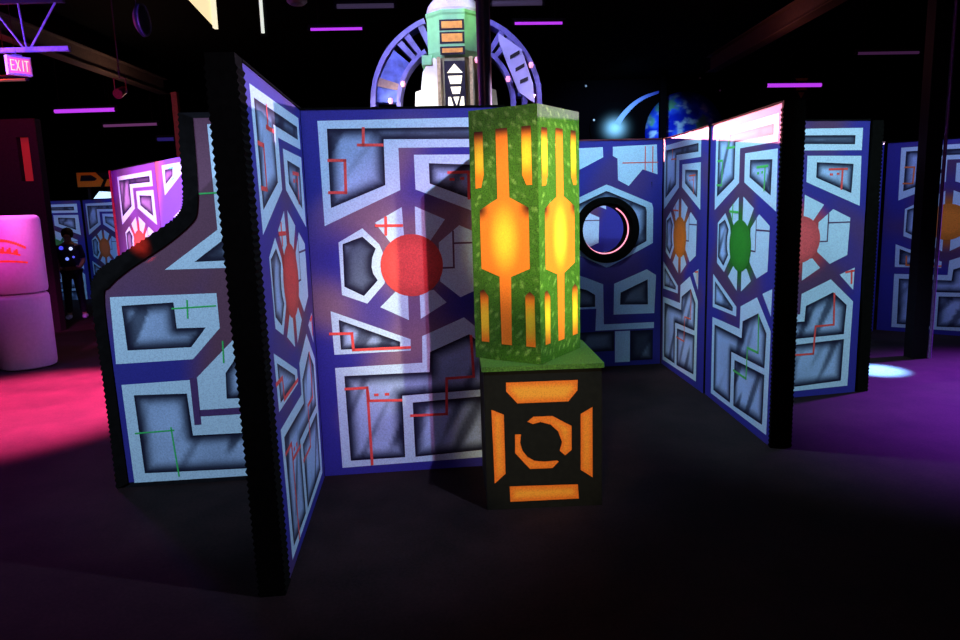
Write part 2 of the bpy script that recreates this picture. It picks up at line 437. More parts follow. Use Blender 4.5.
whites = [[(583,149),(601,148.5),(601.5,158),(583,167),(555,180),(555,149)],
          [(611,148.4),(655,147),(656,175.6),(641,170.4),(627,186),(616.2,180.3),(615.6,159.7),(611,157)],
          [(612.5,281.7),(646,268.5),(655.6,274.6),(654.2,313.2),(612,312.8)],
          [(565,268),(584,274.5),(601.3,281.7),(602,322.3),(654,322.3),(654,328.4),(593.2,328.4),(594.2,306),(565,306)],
          [(613.5,330),(629,330),(629,362),(613.5,362)]]
for p in whites: fill(f, [dpx(*q) for q in p], 1, flat(WHITE), .1, dm)
for p in ([(619.2,290.8),(647,278.6),(647.5,304),(618.6,303)], [(566,281),(585,287),(593,292),(593,304),(566,304)], [(565,329.5),(612.5,329.5),(612.5,350),(565,350)], [(629.5,330),(653,330),(653,361),(629.5,361)]):
    q = [dpx(*a) for a in p]; fill(f, q, 2, cell_fn(q, 5.5 + p[0][0] * .1, smoke=(.20, .26, .34)), .022, dm)
for a, c in (((643.4,149),(643.4,171)), ((621,164),(656,164)), ((651,149),(651,173))):
    fill(f, line(dpx(*a), dpx(*c), .010), 3, flat(RED), 0, dm)
f.build('painted_face', M_PAINT, droot, fix=False)
b = MB(); b.prism([(0, 2.44), (LD, 2.44), (LD, 2.455), (0, 2.455)], -.01, THICK + .01); b.build('top_trim', plain('dull_red_trim', (.12, .02, .03)), droot)
# black porthole tube and its rims
b = MB(); n = 64
prof = [(HR + .012, -.05), (HR + .012, -.015), (HR - .006, -.003), (HR - .006, THICK + .10), (.262, THICK + .10), (.262, -.02), (.285, -.05)]
for k in range(n):
    a, c = 2*PI*k/n, 2*PI*(k+1)/n
    for j in range(len(prof)):
        (r0, y0), (r1, y1) = prof[j], prof[(j + 1) % len(prof)]
        b.poly([(HC[0]+r0*math.cos(a), y0, HC[1]+r0*math.sin(a)), (HC[0]+r0*math.cos(c), y0, HC[1]+r0*math.sin(c)), (HC[0]+r1*math.cos(c), y1, HC[1]+r1*math.sin(c)), (HC[0]+r1*math.cos(a), y1, HC[1]+r1*math.sin(a))])
b.build('porthole_frame', M_BLACK, droot)
b = MB(); b.ring((HC[0], .04, HC[1]), .258, .0085, math.radians(-178), math.radians(62), n=60)
o = b.build('light_ring', glow('pink_ring_glow', (1.0, .30, .42), 1.5), droot, smooth=True); o['label'] = 'glowing pink ring inside the porthole'
# the panel seen through the porthole
maze_panel('painted panel glimpsed through the round porthole', (0.42, 9.25), (1.72, 9.25), (0.0, 1.75), seed=9.9, disc=(.9, .1, .1), acc=[], acc_col=RED, fine=.05)

# ------------------------------------------------------------------ wavy panel at the left
g0 = Vector((-2.4753, 4.5437)); gd = (Vector((-1.6567, 4.6215)) - g0).normalized()
groot = thing('wavy_panel', 'low painted panel with a swooping black foam top edge, left of the near return', 'panel', (g0.x, g0.y, 0), math.atan2(gd.y, gd.x))
def spline(pts, n=6):
    out = []
    for i in range(len(pts) - 1):
        p0, p1, p2, p3 = pts[max(0, i-1)], pts[i], pts[i+1], pts[min(len(pts)-1, i+2)]
        for k in range(n):
            t = k / n
            out.append(tuple(.5 * ((2*p1[c]) + (-p0[c]+p2[c])*t + (2*p0[c]-5*p1[c]+4*p2[c]-p3[c])*t*t + (-p0[c]+3*p1[c]-3*p2[c]+p3[c])*t**3) for c in (0, 1)))
    return out + [pts[-1]]
GR = 1.19
outer = spline([(.0, 0.0), (-.005, .7), (-.017, 1.281), (.02, 1.441), (.146, 1.537), (.475, 1.736), (.585, 1.83), (.613, 1.95), (.619, 2.192), (.631, 2.44)])
inner = spline([(.073, .035), (.060, .7), (.055, 1.27), (.10, 1.366), (.236, 1.474), (.484, 1.625), (.652, 1.76), (.69, 1.85), (.706, 2.035), (.712, 2.405)])
b = MB(); b.prism(outer + [(GR, 2.44), (GR, 0)], 0, THICK); b.build('board', M_BOARD, groot)
b = MB()
for i in range(len(outer) - 1):
    a, c = Vector(outer[i]), Vector(outer[i + 1])
    b.prism([outer[i], inner[i], inner[i+1], outer[i+1]], -.014, 0.0)
    nrm = Vector((-(c - a).y, (c - a).x))
    b.teeth(a, c, nrm, -.014, THICK + .004)
b.build('edge_foam', plain('brown_black_foam', (.0055, .005, .005), .95, spec=.03), groot)
f = MB(); gm = lambda u, v, lay: (u, -0.002 - LIFT * lay, v)
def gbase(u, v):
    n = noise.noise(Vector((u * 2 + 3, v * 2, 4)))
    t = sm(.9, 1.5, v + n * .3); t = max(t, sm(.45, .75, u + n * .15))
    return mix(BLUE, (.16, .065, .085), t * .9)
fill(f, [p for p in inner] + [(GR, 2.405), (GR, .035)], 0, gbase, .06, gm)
for p in ([(.794,2.366),(GR,2.366),(GR,1.455),(.448,1.459),(.80,1.705)],
          [(.089,1.295),(.758,1.294),(.759,1.061),(.57,.861),(.080,.852)],
          [(.099,.711),(.57,.722),(.844,.985),(1.1,1.1),(GR,1.1),(GR,.03),(.111,.030)]):
    fill(f, p, 1, flat(WHITE), .1, gm)
for p in ([(.86,1.66),(.638,1.503),(GR-.06,1.508),(GR-.06,1.9)],
          [(.155,1.236),(.481,1.245),(.486,1.073),(.67,1.07),(.566,.943),(.162,.94)],
          [(.17,.637),(.509,.630),(.522,.338),(GR-.08,.335),(GR-.08,.079),(.185,.093)],
          [(.771,.757),(.85,.86),(1.0,.86),(1.0,.577),(.763,.580)]):
    fill(f, p, 2, cell_fn(p, 11 + p[0][0] * 5, smoke=(.44, .62, .92)), .022, gm)
for p in ([(.536,.735),(.584,.732),(.584,.411),(.539,.409)], [(.578,.512),(1.0,.516),(1.0,.469),(.578,.467)]):
    fill(f, p, 3, flat((.09, .04, .16)), 0, gm)
GRN = (.05, .60, .14)
for a, c in (((.471,1.204),(.744,1.211)), ((.568,1.252),(.562,1.139)), ((.155,.375),(.40,.382)), ((.385,.40),(.405,.06)), ((.77,.97),(.765,.83)), ((.66,1.935),(.83,1.94))):
    fill(f, line(a, c, .010), 4, flat(GRN), 0, gm)
f.build('painted_face', M_PAINT, groot, fix=False)

# ------------------------------------------------------------------ pink-lit panels behind the wavy one
pp0, pp1 = Vector((-5.2237, 10.3847)), Vector((-3.3195, 8.1654))
pdir = (pp1 - pp0).normalized()
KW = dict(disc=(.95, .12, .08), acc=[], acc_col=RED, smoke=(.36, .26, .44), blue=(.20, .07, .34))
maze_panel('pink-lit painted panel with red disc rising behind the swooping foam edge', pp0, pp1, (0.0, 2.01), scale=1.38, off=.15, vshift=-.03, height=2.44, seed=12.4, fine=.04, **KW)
p20 = pp0 + pdir * 2.02
q2 = thing('maze_panel', 'violet-lit painted panel with a slanting white frame, right of the pink-lit one', 'panel', (p20.x, p20.y, 0), math.atan2(pdir.y, pdir.x))
b = MB(); b.box((0, 0, 0), (1.3, THICK, 2.44)); b.build('board', M_BOARD, q2)
f = MB(); qm = lambda u, v, lay: (u, -.002 - LIFT * lay, v)
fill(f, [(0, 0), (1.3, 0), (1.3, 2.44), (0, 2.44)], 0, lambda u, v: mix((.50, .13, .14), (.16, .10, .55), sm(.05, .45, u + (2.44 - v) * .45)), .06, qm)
for p in ([(.248,2.384),(1.2,2.383),(1.2,2.36),(.938,2.258),(.265,2.03)], [(.50,1.773),(.923,1.906),(1.2,2.0),(1.2,1.94),(.68,1.772)]): fill(f, p, 1, flat(WHITE), 0, qm)
p = [(.358,2.328),(.637,2.332),(.611,2.246),(.337,2.159)]; fill(f, p, 2, cell_fn(p, 2.2, .05, smoke=(.35, .2, .5)), .03, qm)
for a, c in (((.50,2.335),(.66,2.335)), ((.66,2.335),(.65,2.22)), ((.65,2.22),(.56,2.20))): fill(f, line(a, c, .018), 3, flat((.1, .7, .4)), 0, qm)
f.build('painted_face', M_PAINT, q2, fix=False)
# red foam strip at the far end of the pink panel
rs = thing('foam_edge_strip', 'narrow red foam strip on the far end of the pink-lit panel', 'strip', (pp0.x - pdir.x * .045, pp0.y - pdir.y * .045, 0), math.atan2(pdir.y, pdir.x))
b = MB(); b.box((-.05, -.012, 0), (.035, .14, 2.45)); b.build('strip', plain('red_foam', (.65, .05, .08), .8), rs)

# ------------------------------------------------------------------ far left and far right panels
maze_panel('distant blue-lit painted panel behind the dark player', (-9.85, 15.5), (-8.5, 15.5), (0.0, 1.32), vshift=-.30, height=2.15, seed=15.1, disc=(.10, .35, .10), acc=[], acc_col=RED, fine=.06)
maze_panel('distant blue-lit painted panel with orange-red disc, left of the pink-lit panel', (-8.48, 15.5), (-7.34, 14.76), (0.0, 1.36), vshift=-.30, height=2.15, seed=16.2, disc=(1.0, .20, .05), acc=[], acc_col=RED, fine=.06)
ff0, ff1 = Vector((5.32, 9.34)), Vector((5.95, 8.85))
maze_panel('painted panel with large orange disc at the right, behind the black steel column', ff0, ff1, (0.0, 1.38), off=.05, seed=17.7, disc=(1.0, .30, .03), acc=A_TOP + A_TRI[1:], acc_col=(1, .25, .06), r_disc=.225, fine=.035)
fdir = (ff1 - ff0).normalized()
# its neighbour turning away at the corner
cd_ = Vector((.757, .653)); c2 = Vector((5.24, 9.28)); c1 = c2 - cd_ * 1.31
maze_panel('narrow glimpse of a pink-topped painted panel between the foam post and the orange disc panel', c1, c2, (0.0, 1.30), seed=18.8, disc=(.9, .10, .12), acc=[], acc_col=RED, fine=.05)

# ------------------------------------------------------------------ pillar on its pedestal
K1 = Vector((0.348, 4.036)); kl = Vector((-.366, .240)).normalized(); kr = Vector((.62, .785)); kr = Vector((-kl.y, kl.x)) * -1
if kr.y < 0: kr = -kr
KS, KZ, KT = .455, .885, 2.358
GREEN = (.042, .155, .008)
def k_map(o, d, n, w0, w1):
    return lambda u, v, lay: (o.x + d.x * u + n.x * (.0006 + .0012 * lay), o.y + d.y * u + n.y * (.0006 + .0012 * lay), v)
KR = .535
K0 = K1 + kl * KS; K2 = K1 + kr * KR; K3 = K0 + kr * KR
kc = (K0 + K2) / 2
proot = thing('painted_pillar', 'square sparkling green pillar with orange and yellow window shapes on the black pedestal', 'pillar', (kc.x, kc.y, KZ))
def off(p): return Vector((p.x - kc.x, p.y - kc.y))
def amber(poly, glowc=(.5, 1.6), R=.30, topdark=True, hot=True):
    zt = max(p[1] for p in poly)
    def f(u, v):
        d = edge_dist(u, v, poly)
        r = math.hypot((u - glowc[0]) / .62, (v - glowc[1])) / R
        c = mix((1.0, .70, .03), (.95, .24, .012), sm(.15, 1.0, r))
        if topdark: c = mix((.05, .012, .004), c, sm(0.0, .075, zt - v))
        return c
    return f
def pillar_face(a, bb, name, label=None):
    KS = (bb - a).length
    d = (bb - a).normalized(); n = Vector((d.y, -d.x))
    oa = off(a); s = KS / .438
    fm = lambda u, v, lay: (oa.x + d.x * u + n.x * (.001 + .0012 * lay), oa.y + d.y * u + n.y * (.001 + .0012 * lay), v - KZ)
    f = MB()
    def spk(u, v):
        t = noise.noise(Vector((u * 60, v * 60, 3)))
        return mix(GREEN, (.20, .42, .07), sm(.2, .6, t))
    fill(f, [(0, KZ), (KS, KZ), (KS, KT), (0, KT)], 0, spk, .02, fm)
    c = .4797
    X = lambda l: [((u - .2095) / .438 * KS + KS / 2, v) for u, v in l]
    mid = X([(.168,2.243),(.243,2.242),(.247,1.852),(.368,1.792),(.369,1.443),(.247,1.392),(.243,.984),(.175,.984),(.171,1.392),(.050,1.436),(.050,1.784),(.170,1.848)])
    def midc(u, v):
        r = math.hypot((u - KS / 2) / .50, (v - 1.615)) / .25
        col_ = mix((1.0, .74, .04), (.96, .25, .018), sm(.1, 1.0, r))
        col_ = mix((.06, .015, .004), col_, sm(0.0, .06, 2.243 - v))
        # dark airbrushing in the two upper corners of the wide part
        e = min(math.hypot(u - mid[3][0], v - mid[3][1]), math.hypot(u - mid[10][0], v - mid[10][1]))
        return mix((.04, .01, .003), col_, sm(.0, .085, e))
    f.build(name, M_TURF, proot, fix=False); f = MB()
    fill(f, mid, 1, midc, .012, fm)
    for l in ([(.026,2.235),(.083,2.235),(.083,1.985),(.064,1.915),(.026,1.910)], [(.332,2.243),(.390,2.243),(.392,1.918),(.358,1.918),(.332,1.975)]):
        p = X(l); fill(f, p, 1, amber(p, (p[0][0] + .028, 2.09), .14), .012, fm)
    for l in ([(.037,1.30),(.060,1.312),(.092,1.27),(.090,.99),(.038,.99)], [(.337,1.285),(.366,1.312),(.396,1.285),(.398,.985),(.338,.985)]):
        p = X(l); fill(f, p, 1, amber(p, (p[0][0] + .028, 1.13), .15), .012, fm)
    return f.build('painted_windows', M_AMBER, proot, fix=False)
b = MB(); b.prism([(0, 0)], 0, 0) if False else None
q = [off(K0), off(K1), off(K2), off(K3)]
i = len(b.v); b.v += [(p.x, p.y, 0) for p in q] + [(p.x, p.y, KT - KZ) for p in q]; b.c += [GREEN] * 8
for fc in ((3,2,1,0),(4,5,6,7),(0,1,5,4),(1,2,6,5),(2,3,7,6),(3,0,4,7)): b.f.append(fc); b.m.append(0)
b.build('shaft', M_TURF, proot)
pillar_face(K0, K1, 'painted_side'); pillar_face(K1, K2, 'painted_side'); pillar_face(K2, K3, 'painted_side'); pillar_face(K3, K0, 'painted_side')

q0 = gnd(490, 510); q1 = gnd(602, 505)
bd = Vector((q1.x - q0.x, q1.y - q0.y)).normalized(); BL = .695; q0 = q0 - Vector((bd.x, bd.y, 0)) * .015
broot = thing('pedestal', 'black cube pedestal with orange painted bars and a broken orange ring, under the green pillar', 'pedestal', (q0.x, q0.y, 0), math.atan2(bd.y, bd.x))
b = MB(); b.box((0, 0, 0), (BL, BL, .855)); o = b.build('box', plain('black_pedestal_paint', (.007, .008, .005), .8, spec=.15), broot)
b = MB(); b.box((-.012, -.012, .855), (BL + .012, BL + .012, .883), col=(.06, .17, .018)); o = b.build('top_plate', M_TURF, broot); o['label'] = 'green top plate'
f = MB(); bm_ = lambda u, v, lay: (u + .013, -.001 - .001 * lay, v)
def amb2(poly, c0=(1.0, .42, .035), c1=(.90, .19, .015)):
    return lambda u, v: mix(c1, c0, sm(.0, .05, edge_dist(u, v, poly)))
for p in ([(.117,.785),(.539,.785),(.536,.722),(.482,.657),(.181,.657),(.116,.732)],
          [(.027,.624),(.099,.592),(.101,.226),(.035,.167)], [(.555,.578),(.625,.617),(.625,.179),(.553,.230)],
          [(.124,.145),(.535,.140),(.541,.049),(.126,.047)],
          [(.237,.543),(.274,.572),(.387,.572),(.50,.506),(.499,.358),(.46,.325),(.428,.355),(.442,.41),(.420,.475),(.375,.520),(.315,.538),(.27,.527)],
          [(.163,.468),(.198,.467),(.192,.415),(.205,.365),(.235,.325),(.275,.300),(.333,.292),(.41,.295),(.421,.288),(.383,.249),(.248,.249),(.161,.352)]):
    fill(f, p, 1, amb2(p), .02, bm_)
f.build('painted_front', M_PAINT, broot, fix=False)

# ------------------------------------------------------------------ drums at the left
M_DRUM = plain('pink_tinted_plastic', (.42, .21, .40), .45, var=.06, spec=.3)  # pink of the magenta lighting is put into the plastic's colour
dc = Vector((-5.62, 8.62)); DR = .315
def drum(label, z, h, emblem=False):
    t = thing('plastic_drum', label, 'drum', (dc.x, dc.y, z), 0, 'stacked plastic drums')
    b = MB(); b.lathe([(DR - .04, 0), (DR - .01, .012), (DR, .05), (DR, h - .06), (DR - .008, h - .03), (DR - .03, h - .008), (DR - .05, h - .002)], n=48)
    b.build('drum_body', M_DRUM, t, smooth=True)
    b = MB(); b.lathe([(DR - .055, h - .002), (DR - .055, h + .0), (.05, h + .0), (.0001, h + .0)], n=40)
    b.build('lid', M_DRUM, t)
    if emblem:
        a0 = math.radians(-84); mo_ = plain('orange_stencil', (.85, .10, .015), .6); rr = DR + .0025
        for row in range(3):
            e = MB()
            for k in range(24):
                u = .02 + k * .022; bow = .10 * math.sin(PI * (k + .5) / 24)
                zz, hh = ((.37 + bow, .03), (.265 + bow * .7, .05 + .03 * math.sin(k * 2.1)), (.20 + bow * .3, .022))[row]
                if row == 1 and not 3 < k < 21: continue
                th0 = a0 + (u - .27) / DR; th1 = a0 + (u + .0225 - .27) / DR
                e.poly([(rr*math.cos(th0), rr*math.sin(th0), zz + .16), (rr*math.cos(th1), rr*math.sin(th1), zz + .16), (rr*math.cos(th1), rr*math.sin(th1), zz + hh + .16), (rr*math.cos(th0), rr*math.sin(th0), zz + hh + .16)])
            o = e.build('emblem_stroke', mo_, t); o['label'] = 'faded orange stencilled stroke'
    return t
drum('pink-lit pale plastic drum standing on the floor, carrying the other drum', 0.0, .915)
drum('pink-lit pale plastic drum with orange emblem, on top of the other drum', .918, .93, True)

# dark booth wall behind the drums with a red-lit slot
w0 = at(61, 330, 11.2); w1 = at(44, 118, 11.2)
bw = thing('booth_partition', 'dark booth wall with a red-lit slot behind the drums', 'partition', (w0.x, 11.2, 0))
rp = at(16, 137, 11.2); rq = at(31, 181, 11.2)
ax0, ax1 = at(19, 160, 11.2).x - w0.x, at(31, 160, 11.2).x - w0.x
zt = w1.z
zb_, zu = rq.z, rp.z
m_b = plain('dark_brick', (.016, .009, .012), .9, spec=.05)
b = MB()
for lo, hi in (((-3, 0, 0), (0, .15, zb_)), ((-3, 0, zu), (0, .15, zt)), ((-3, 0, zb_), (ax0, .15, zu)), ((ax1, 0, zb_), (0, .15, zu))): b.box(lo, hi)
b.build('wall_slab', m_b, bw)
b = MB(); b.box((ax0, .10, zb_), (ax1, .14, zu)); o = b.build('slot_light', glow('red_slot', (.16, .006, .008), 1.0), bw); o['label'] = 'dim red lit slot'

# ------------------------------------------------------------------ player in the distance
def skin_obj(name, verts, edges, radii, mat, parent, root=0):
    me = bpy.data.meshes.new(name); me.from_pydata(verts, edges, [])
    o = bpy.data.objects.new(name, me); COL.objects.link(o); o.parent = parent
    o.modifiers.new('skin', 'SKIN')
    if not me.skin_vertices: me.skin_vertices.new()
    for i_, r_ in enumerate(radii):
        rr = r_ if isinstance(r_, tuple) else (r_, r_)
        me.skin_vertices[0].data[i_].radius = rr
    me.skin_vertices[0].data[root].use_root = True
    sd = o.modifiers.new('sub', 'SUBSURF'); sd.levels = 2; sd.render_levels = 2
    me.materials.append(mat)
    return o
M_SKIN = plain('skin', (.30, .17, .12), .6, var=.08); M_CLOTH = plain('dark_clothes', (.012, .012, .02), .9); M_HAIR = plain('dark_hair', (.012, .009, .008), .7)
M_VEST = plain('dark_vest', (.02, .02, .05), .6)
hp = at(67, 234, 12.6)
pr = thing('person', 'dark figure in a vest with small blue lights standing before the distant panel', 'person', (hp.x, 12.6, 0), .35)
hgt = max(1.45, min(1.75, hp.z + .06))
k = hgt / 1.70
V = [(0,0,.92),(0,0,1.08),(0,-.01,1.28),(0,0,1.42),(0,-.01,1.50),(0,-.02,1.60),(0,-.02,1.67),
     (-.17,0,1.38),(-.22,-.02,1.12),(-.16,-.20,.98),(-.12,-.28,1.0),
     (.17,0,1.38),(.23,-.02,1.12),(.18,-.20,1.0),(.14,-.28,1.03),
     (-.09,0,.88),(-.11,-.02,.48),(-.12,.02,.09),(-.13,-.13,.035),
     (.09,0,.88),(.12,-.05,.48),(.14,0,.09),(.16,-.14,.035)]
Ed = [(0,1),(1,2),(2,3),(3,4),(4,5),(5,6),(3,7),(7,8),(8,9),(9,10),(3,11),(11,12),(12,13),(13,14),(0,15),(15,16),(16,17),(17,18),(0,19),(19,20),(20,21),(21,22)]
Rd = [(.15,.10),(.14,.095),(.16,.11),(.10,.08),.05,(.085,.10),(.06,.07),.06,.045,.035,.03,.06,.045,.035,.03,.085,.06,.045,.035,.085,.06,.045,.035]
body = skin_obj('body', [tuple(c * k for c in v) for v in V], Ed, [tuple(c * k for c in q_) if isinstance(q_, tuple) else q_ * k for q_ in Rd], M_SKIN, pr)
# clothing follows the body
skin_obj('trousers', [tuple(c * k for c in v) for v in [(0,0,.95),(-.09,0,.88),(-.11,-.02,.48),(-.12,.02,.10),(.09,0,.88),(.12,-.05,.48),(.14,0,.10)]], [(0,1),(1,2),(2,3),(0,4),(4,5),(5,6)], [(.165*k,.12*k),.10*k,.075*k,.065*k,.10*k,.075*k,.065*k], M_CLOTH, pr)
skin_obj('shirt', [tuple(c * k for c in v) for v in [(0,0,1.0),(0,-.01,1.28),(0,0,1.42),(-.17,0,1.38),(-.22,-.02,1.14),(.17,0,1.38),(.23,-.02,1.14)]], [(0,1),(1,2),(2,3),(3,4),(2,5),(5,6)], [(.165*k,.115*k),(.175*k,.125*k),(.11*k,.09*k),.075*k,.062*k,.075*k,.062*k], M_CLOTH, pr)
b = MB(); b.lathe([(.175*k, 1.02*k), (.185*k, 1.15*k), (.19*k, 1.32*k), (.12*k, 1.44*k)], n=20)
for i_ in range(len(b.v)): b.v[i_] = (b.v[i_][0], b.v[i_][1] * .78 - .01, b.v[i_][2])
vest = b.build('vest', M_VEST, pr, smooth=True)
for (px_, pz_, s_, cc) in ((.06, 1.36, .030, (.55, .62, 1.0)), (-.02, 1.17, .028, (.20, .28, 1.0)), (-.10, 1.38, .035, (.05, .05, .75)), (.09, 1.2, .02, (.1, .1, .8))):
    l_ = MB(); l_.lathe([(.002, -.01), (s_*.7, -.007), (s_, 0), (s_*.7, .007), (.002, .01)], n=14)
    for i_ in range(len(l_.v)): x_, y_, z_ = l_.v[i_]; l_.v[i_] = (px_*k + x_, -.158*k + z_ * .8, pz_*k + y_)
    o = l_.build('vest_light', glow('vest_light', cc, 1.2), vest)
b = MB(); b.lathe([(.002, .0), (.07, .004), (.10, .03), (.112, .09), (.10, .15), (.06, .19), (.002, .205)], n=20)
for i_ in range(len(b.v)): x_, y_, z_ = b.v[i_]; b.v[i_] = (x_ * .95 * k, (y_ * 1.05 + .02) * k, (z_ + 1.555) * k)
b.build('hair', M_HAIR, pr, smooth=True)
b = MB(); b.tube((0, -.118*k, 1.635*k), (0, -.145*k, 1.595*k), .008*k, 8, r2=.017*k); b.build('nose', M_SKIN, pr, smooth=True)
for sx in (-1, 1):
    b = MB(); b.lathe([(.001, -.09), (.035, -.085), (.05, -.02), (.048, .03), (.03, .055), (.001, .06)], n=14)
    for i_ in range(len(b.v)): x_, y_, z_ = b.v[i_]; b.v[i_] = ((-.125 if sx < 0 else .155) * k + x_, -.06 * k - z_ * 1.5, max(0, .045 + y_ * .9))
    b.build('shoe', plain('pale_shoe', (.5, .45, .7), .6), pr, smooth=True)

# orange and black painted prop over the distant panels
a = at(78, 188, 17.0); c = at(113, 171, 17.0)
sg = thing('painted_prop', 'orange and black painted prop board above the distant blue panels', 'prop', (a.x, 17.0, a.z))
W_, H_ = c.x - a.x, c.z - a.z
b = MB(); b.box((0, 0, 0), (W_, .08, H_)); b.build('board', M_BOARD, sg)
for x_ in (.2, W_ - .2):
    b = MB(); b.box((x_ - .03, .09, -a.z), (x_ + .03, .15, H_)); b.build('stand_post', M_STEEL, sg)
f = MB(); om = lambda u, v, lay: (u * W_, -.003 - .002 * lay, v * H_)
OR = (.9, .32, .03)
for p in ([(0, .05), (.62, .05), (.72, .45), (.52, .95), (0, .95)], [(.72, .05), (1, .05), (1, .5), (.82, .5)]): fill(f, p, 1, flat(OR), 0, om, zmin=-1)
for p in ([(.08, .42), (.48, .42), (.55, .55), (.40, .78), (.12, .78)], [(.55, .9), (.7, .6), (1, .8), (1, .9)]): fill(f, p, 2, flat(INK), 0, om, zmin=-1)
f.build('painted_front', M_PAINT, sg, fix=False)
# glowing slab added in place of the lit top edge of the panels
a = at(95, 199, 15.0)
fx = thing('lit_edge_slab', 'small glowing white-blue slab added for the lit top edge of the distant panels', 'light', (a.x - .3, 15.51, 2.175))
b = MB(); b.prism([(0, 0), (.46, 0), (.40, .13), (.14, .15)], 0, .10); b.build('box', glow('cool_edge_glow', (.62, .85, 1.0), 1.0), fx)
b = MB(); b.box((-.02, .0, -.012), (.48, .12, -.001)); b.build('tray', M_STEEL, fx)

# ------------------------------------------------------------------ central tower
TD = 9.0; tp = at(456.5, 100, TD); tx = tp.x
tower = thing('alien_tower', 'tall green and cream prop tower with two curved ribbed side arms', 'tower', (tx, TD, 0))
def tz(y): return at(455, y, TD - .33).z
def txx(x): return at(x, 60, TD).x - tx
M_TG = plain('pale_green_paint', (.26, .66, .26), .55, var=.12, scale=8)
M_TC = plain('cream_paint', (.80, .78, .62), .55, var=.08, scale=6)
M_TB = plain('olive_paint', (.22, .22, .10), .6, var=.25, scale=7)
M_ARM = plain('violet_grey_paint', (.13, .115, .34), .5, var=.4, scale=7)
M_PLATE = plain('lilac_plate_paint', (.42, .40, .66), .5, var=.15, scale=5)
M_DK = plain('tower_dark', (.015, .012, .02), .7)
M_ORG = plain('orange_window_paint', (.9, .36, .05), .5, var=.2, scale=20)
oct_r = 0.345
b = MB(); b.lathe([(.30, 0), (.30, tz(56))], n=8, rot=PI / 8); b.build('shaft', M_TB, tower)
b = MB(); b.lathe([(.31, tz(56)), (oct_r, tz(50)), (oct_r, tz(14)), (.36, tz(12)), (.36, tz(9)), (.30, tz(7))], n=8, rot=PI / 8); b.build('head_block', M_TG, tower)
b = MB(); b.lathe([(.315, tz(8.5)), (.33, tz(6)), (.31, tz(0)), (.24, tz(-8)), (.12, tz(-14)), (.002, tz(-16))], n=32); b.build('dome', plain('pearl_dome', (.75, .66, .85), .4, var=.08), tower, smooth=True)
fy = -oct_r * math.cos(PI / 8)
b = MB(); wn = MB()
for (y0_, y1_) in ((21, 28), (33.5, 41.5), (48, 52.5)):
    h0, h1 = tz(y1_), tz(y0_)
    b.box((-.165, fy - .012, h0 - .02), (.125, fy + .002, h1 + .02)); 
    w = MB(); w.box((-.14, fy - .018, h0), (.10, fy - .010, h1)); w.build('window', M_ORG, tower)
b.build('window_surround', M_DK, tower)
fy2 = -.30 * math.cos(PI / 8)
b = MB(); b.box((-.125, fy2 - .012, 0.0), (.12, fy2 + .002, tz(60))); b.build('arrow_panel', M_DK, tower)
M_ARW = glow('arrow_light', (1.0, .93, .62), 1.0)
def ax(x): return at(x, 85, TD - .28).x - tx
def az(y): return at(455, y, TD - .28).z
for pts in ([(447.5,73),(463,73),(455,64)], [(448.5,76),(462.5,76),(461,84),(450.5,84)], [(450.5,87),(461,87),(459.5,94),(452.5,94)], [(453,97),(459,97),(456,106)], [(448,97),(450.5,97),(454,110),(447.5,110)], [(461,97),(463.5,97),(464,110),(458,110)]):
    w = MB(); w.prism([(ax(x), az(y)) for x, y in pts], fy2 - .022, fy2 - .012); w.build('arrow_lamp', M_ARW, tower)
for sx in (-1, 1):
    b = MB(); pr_ = [(441,54),(428,55),(428,61),(423,69),(421,87),(415.5,89),(413.5,112)]
    pts = [(-txx(x) if sx < 0 else -txx(x), tz(y)) for x, y in pr_]
    pts = [(-sx * abs(p_[0]) * -1, p_[1]) for p_ in pts]
    pts = [(sx * abs(p_[0]), p_[1]) for p_ in pts] + [(sx * .53, 0), (sx * .15, 0)]
    b.prism(pts, -.18, .18); o = b.build('buttress', M_TC if sx < 0 else M_TB, tower)  # right buttress darker than its twin: light from the left put into the colour
    b = MB(); b.box((sx * .335 - .06, -.2, tz(62)), (sx * .335 + .06, .2, tz(52))); b.build('collar', M_TG, tower)
    b = MB(); b.box((sx * .19 - .02, fy2 - .03, 0), (sx * .19 + .02, fy2 + .01, tz(56))); b.build('conduit', plain('brass_pipe', (.55, .42, .18), .4), tower)
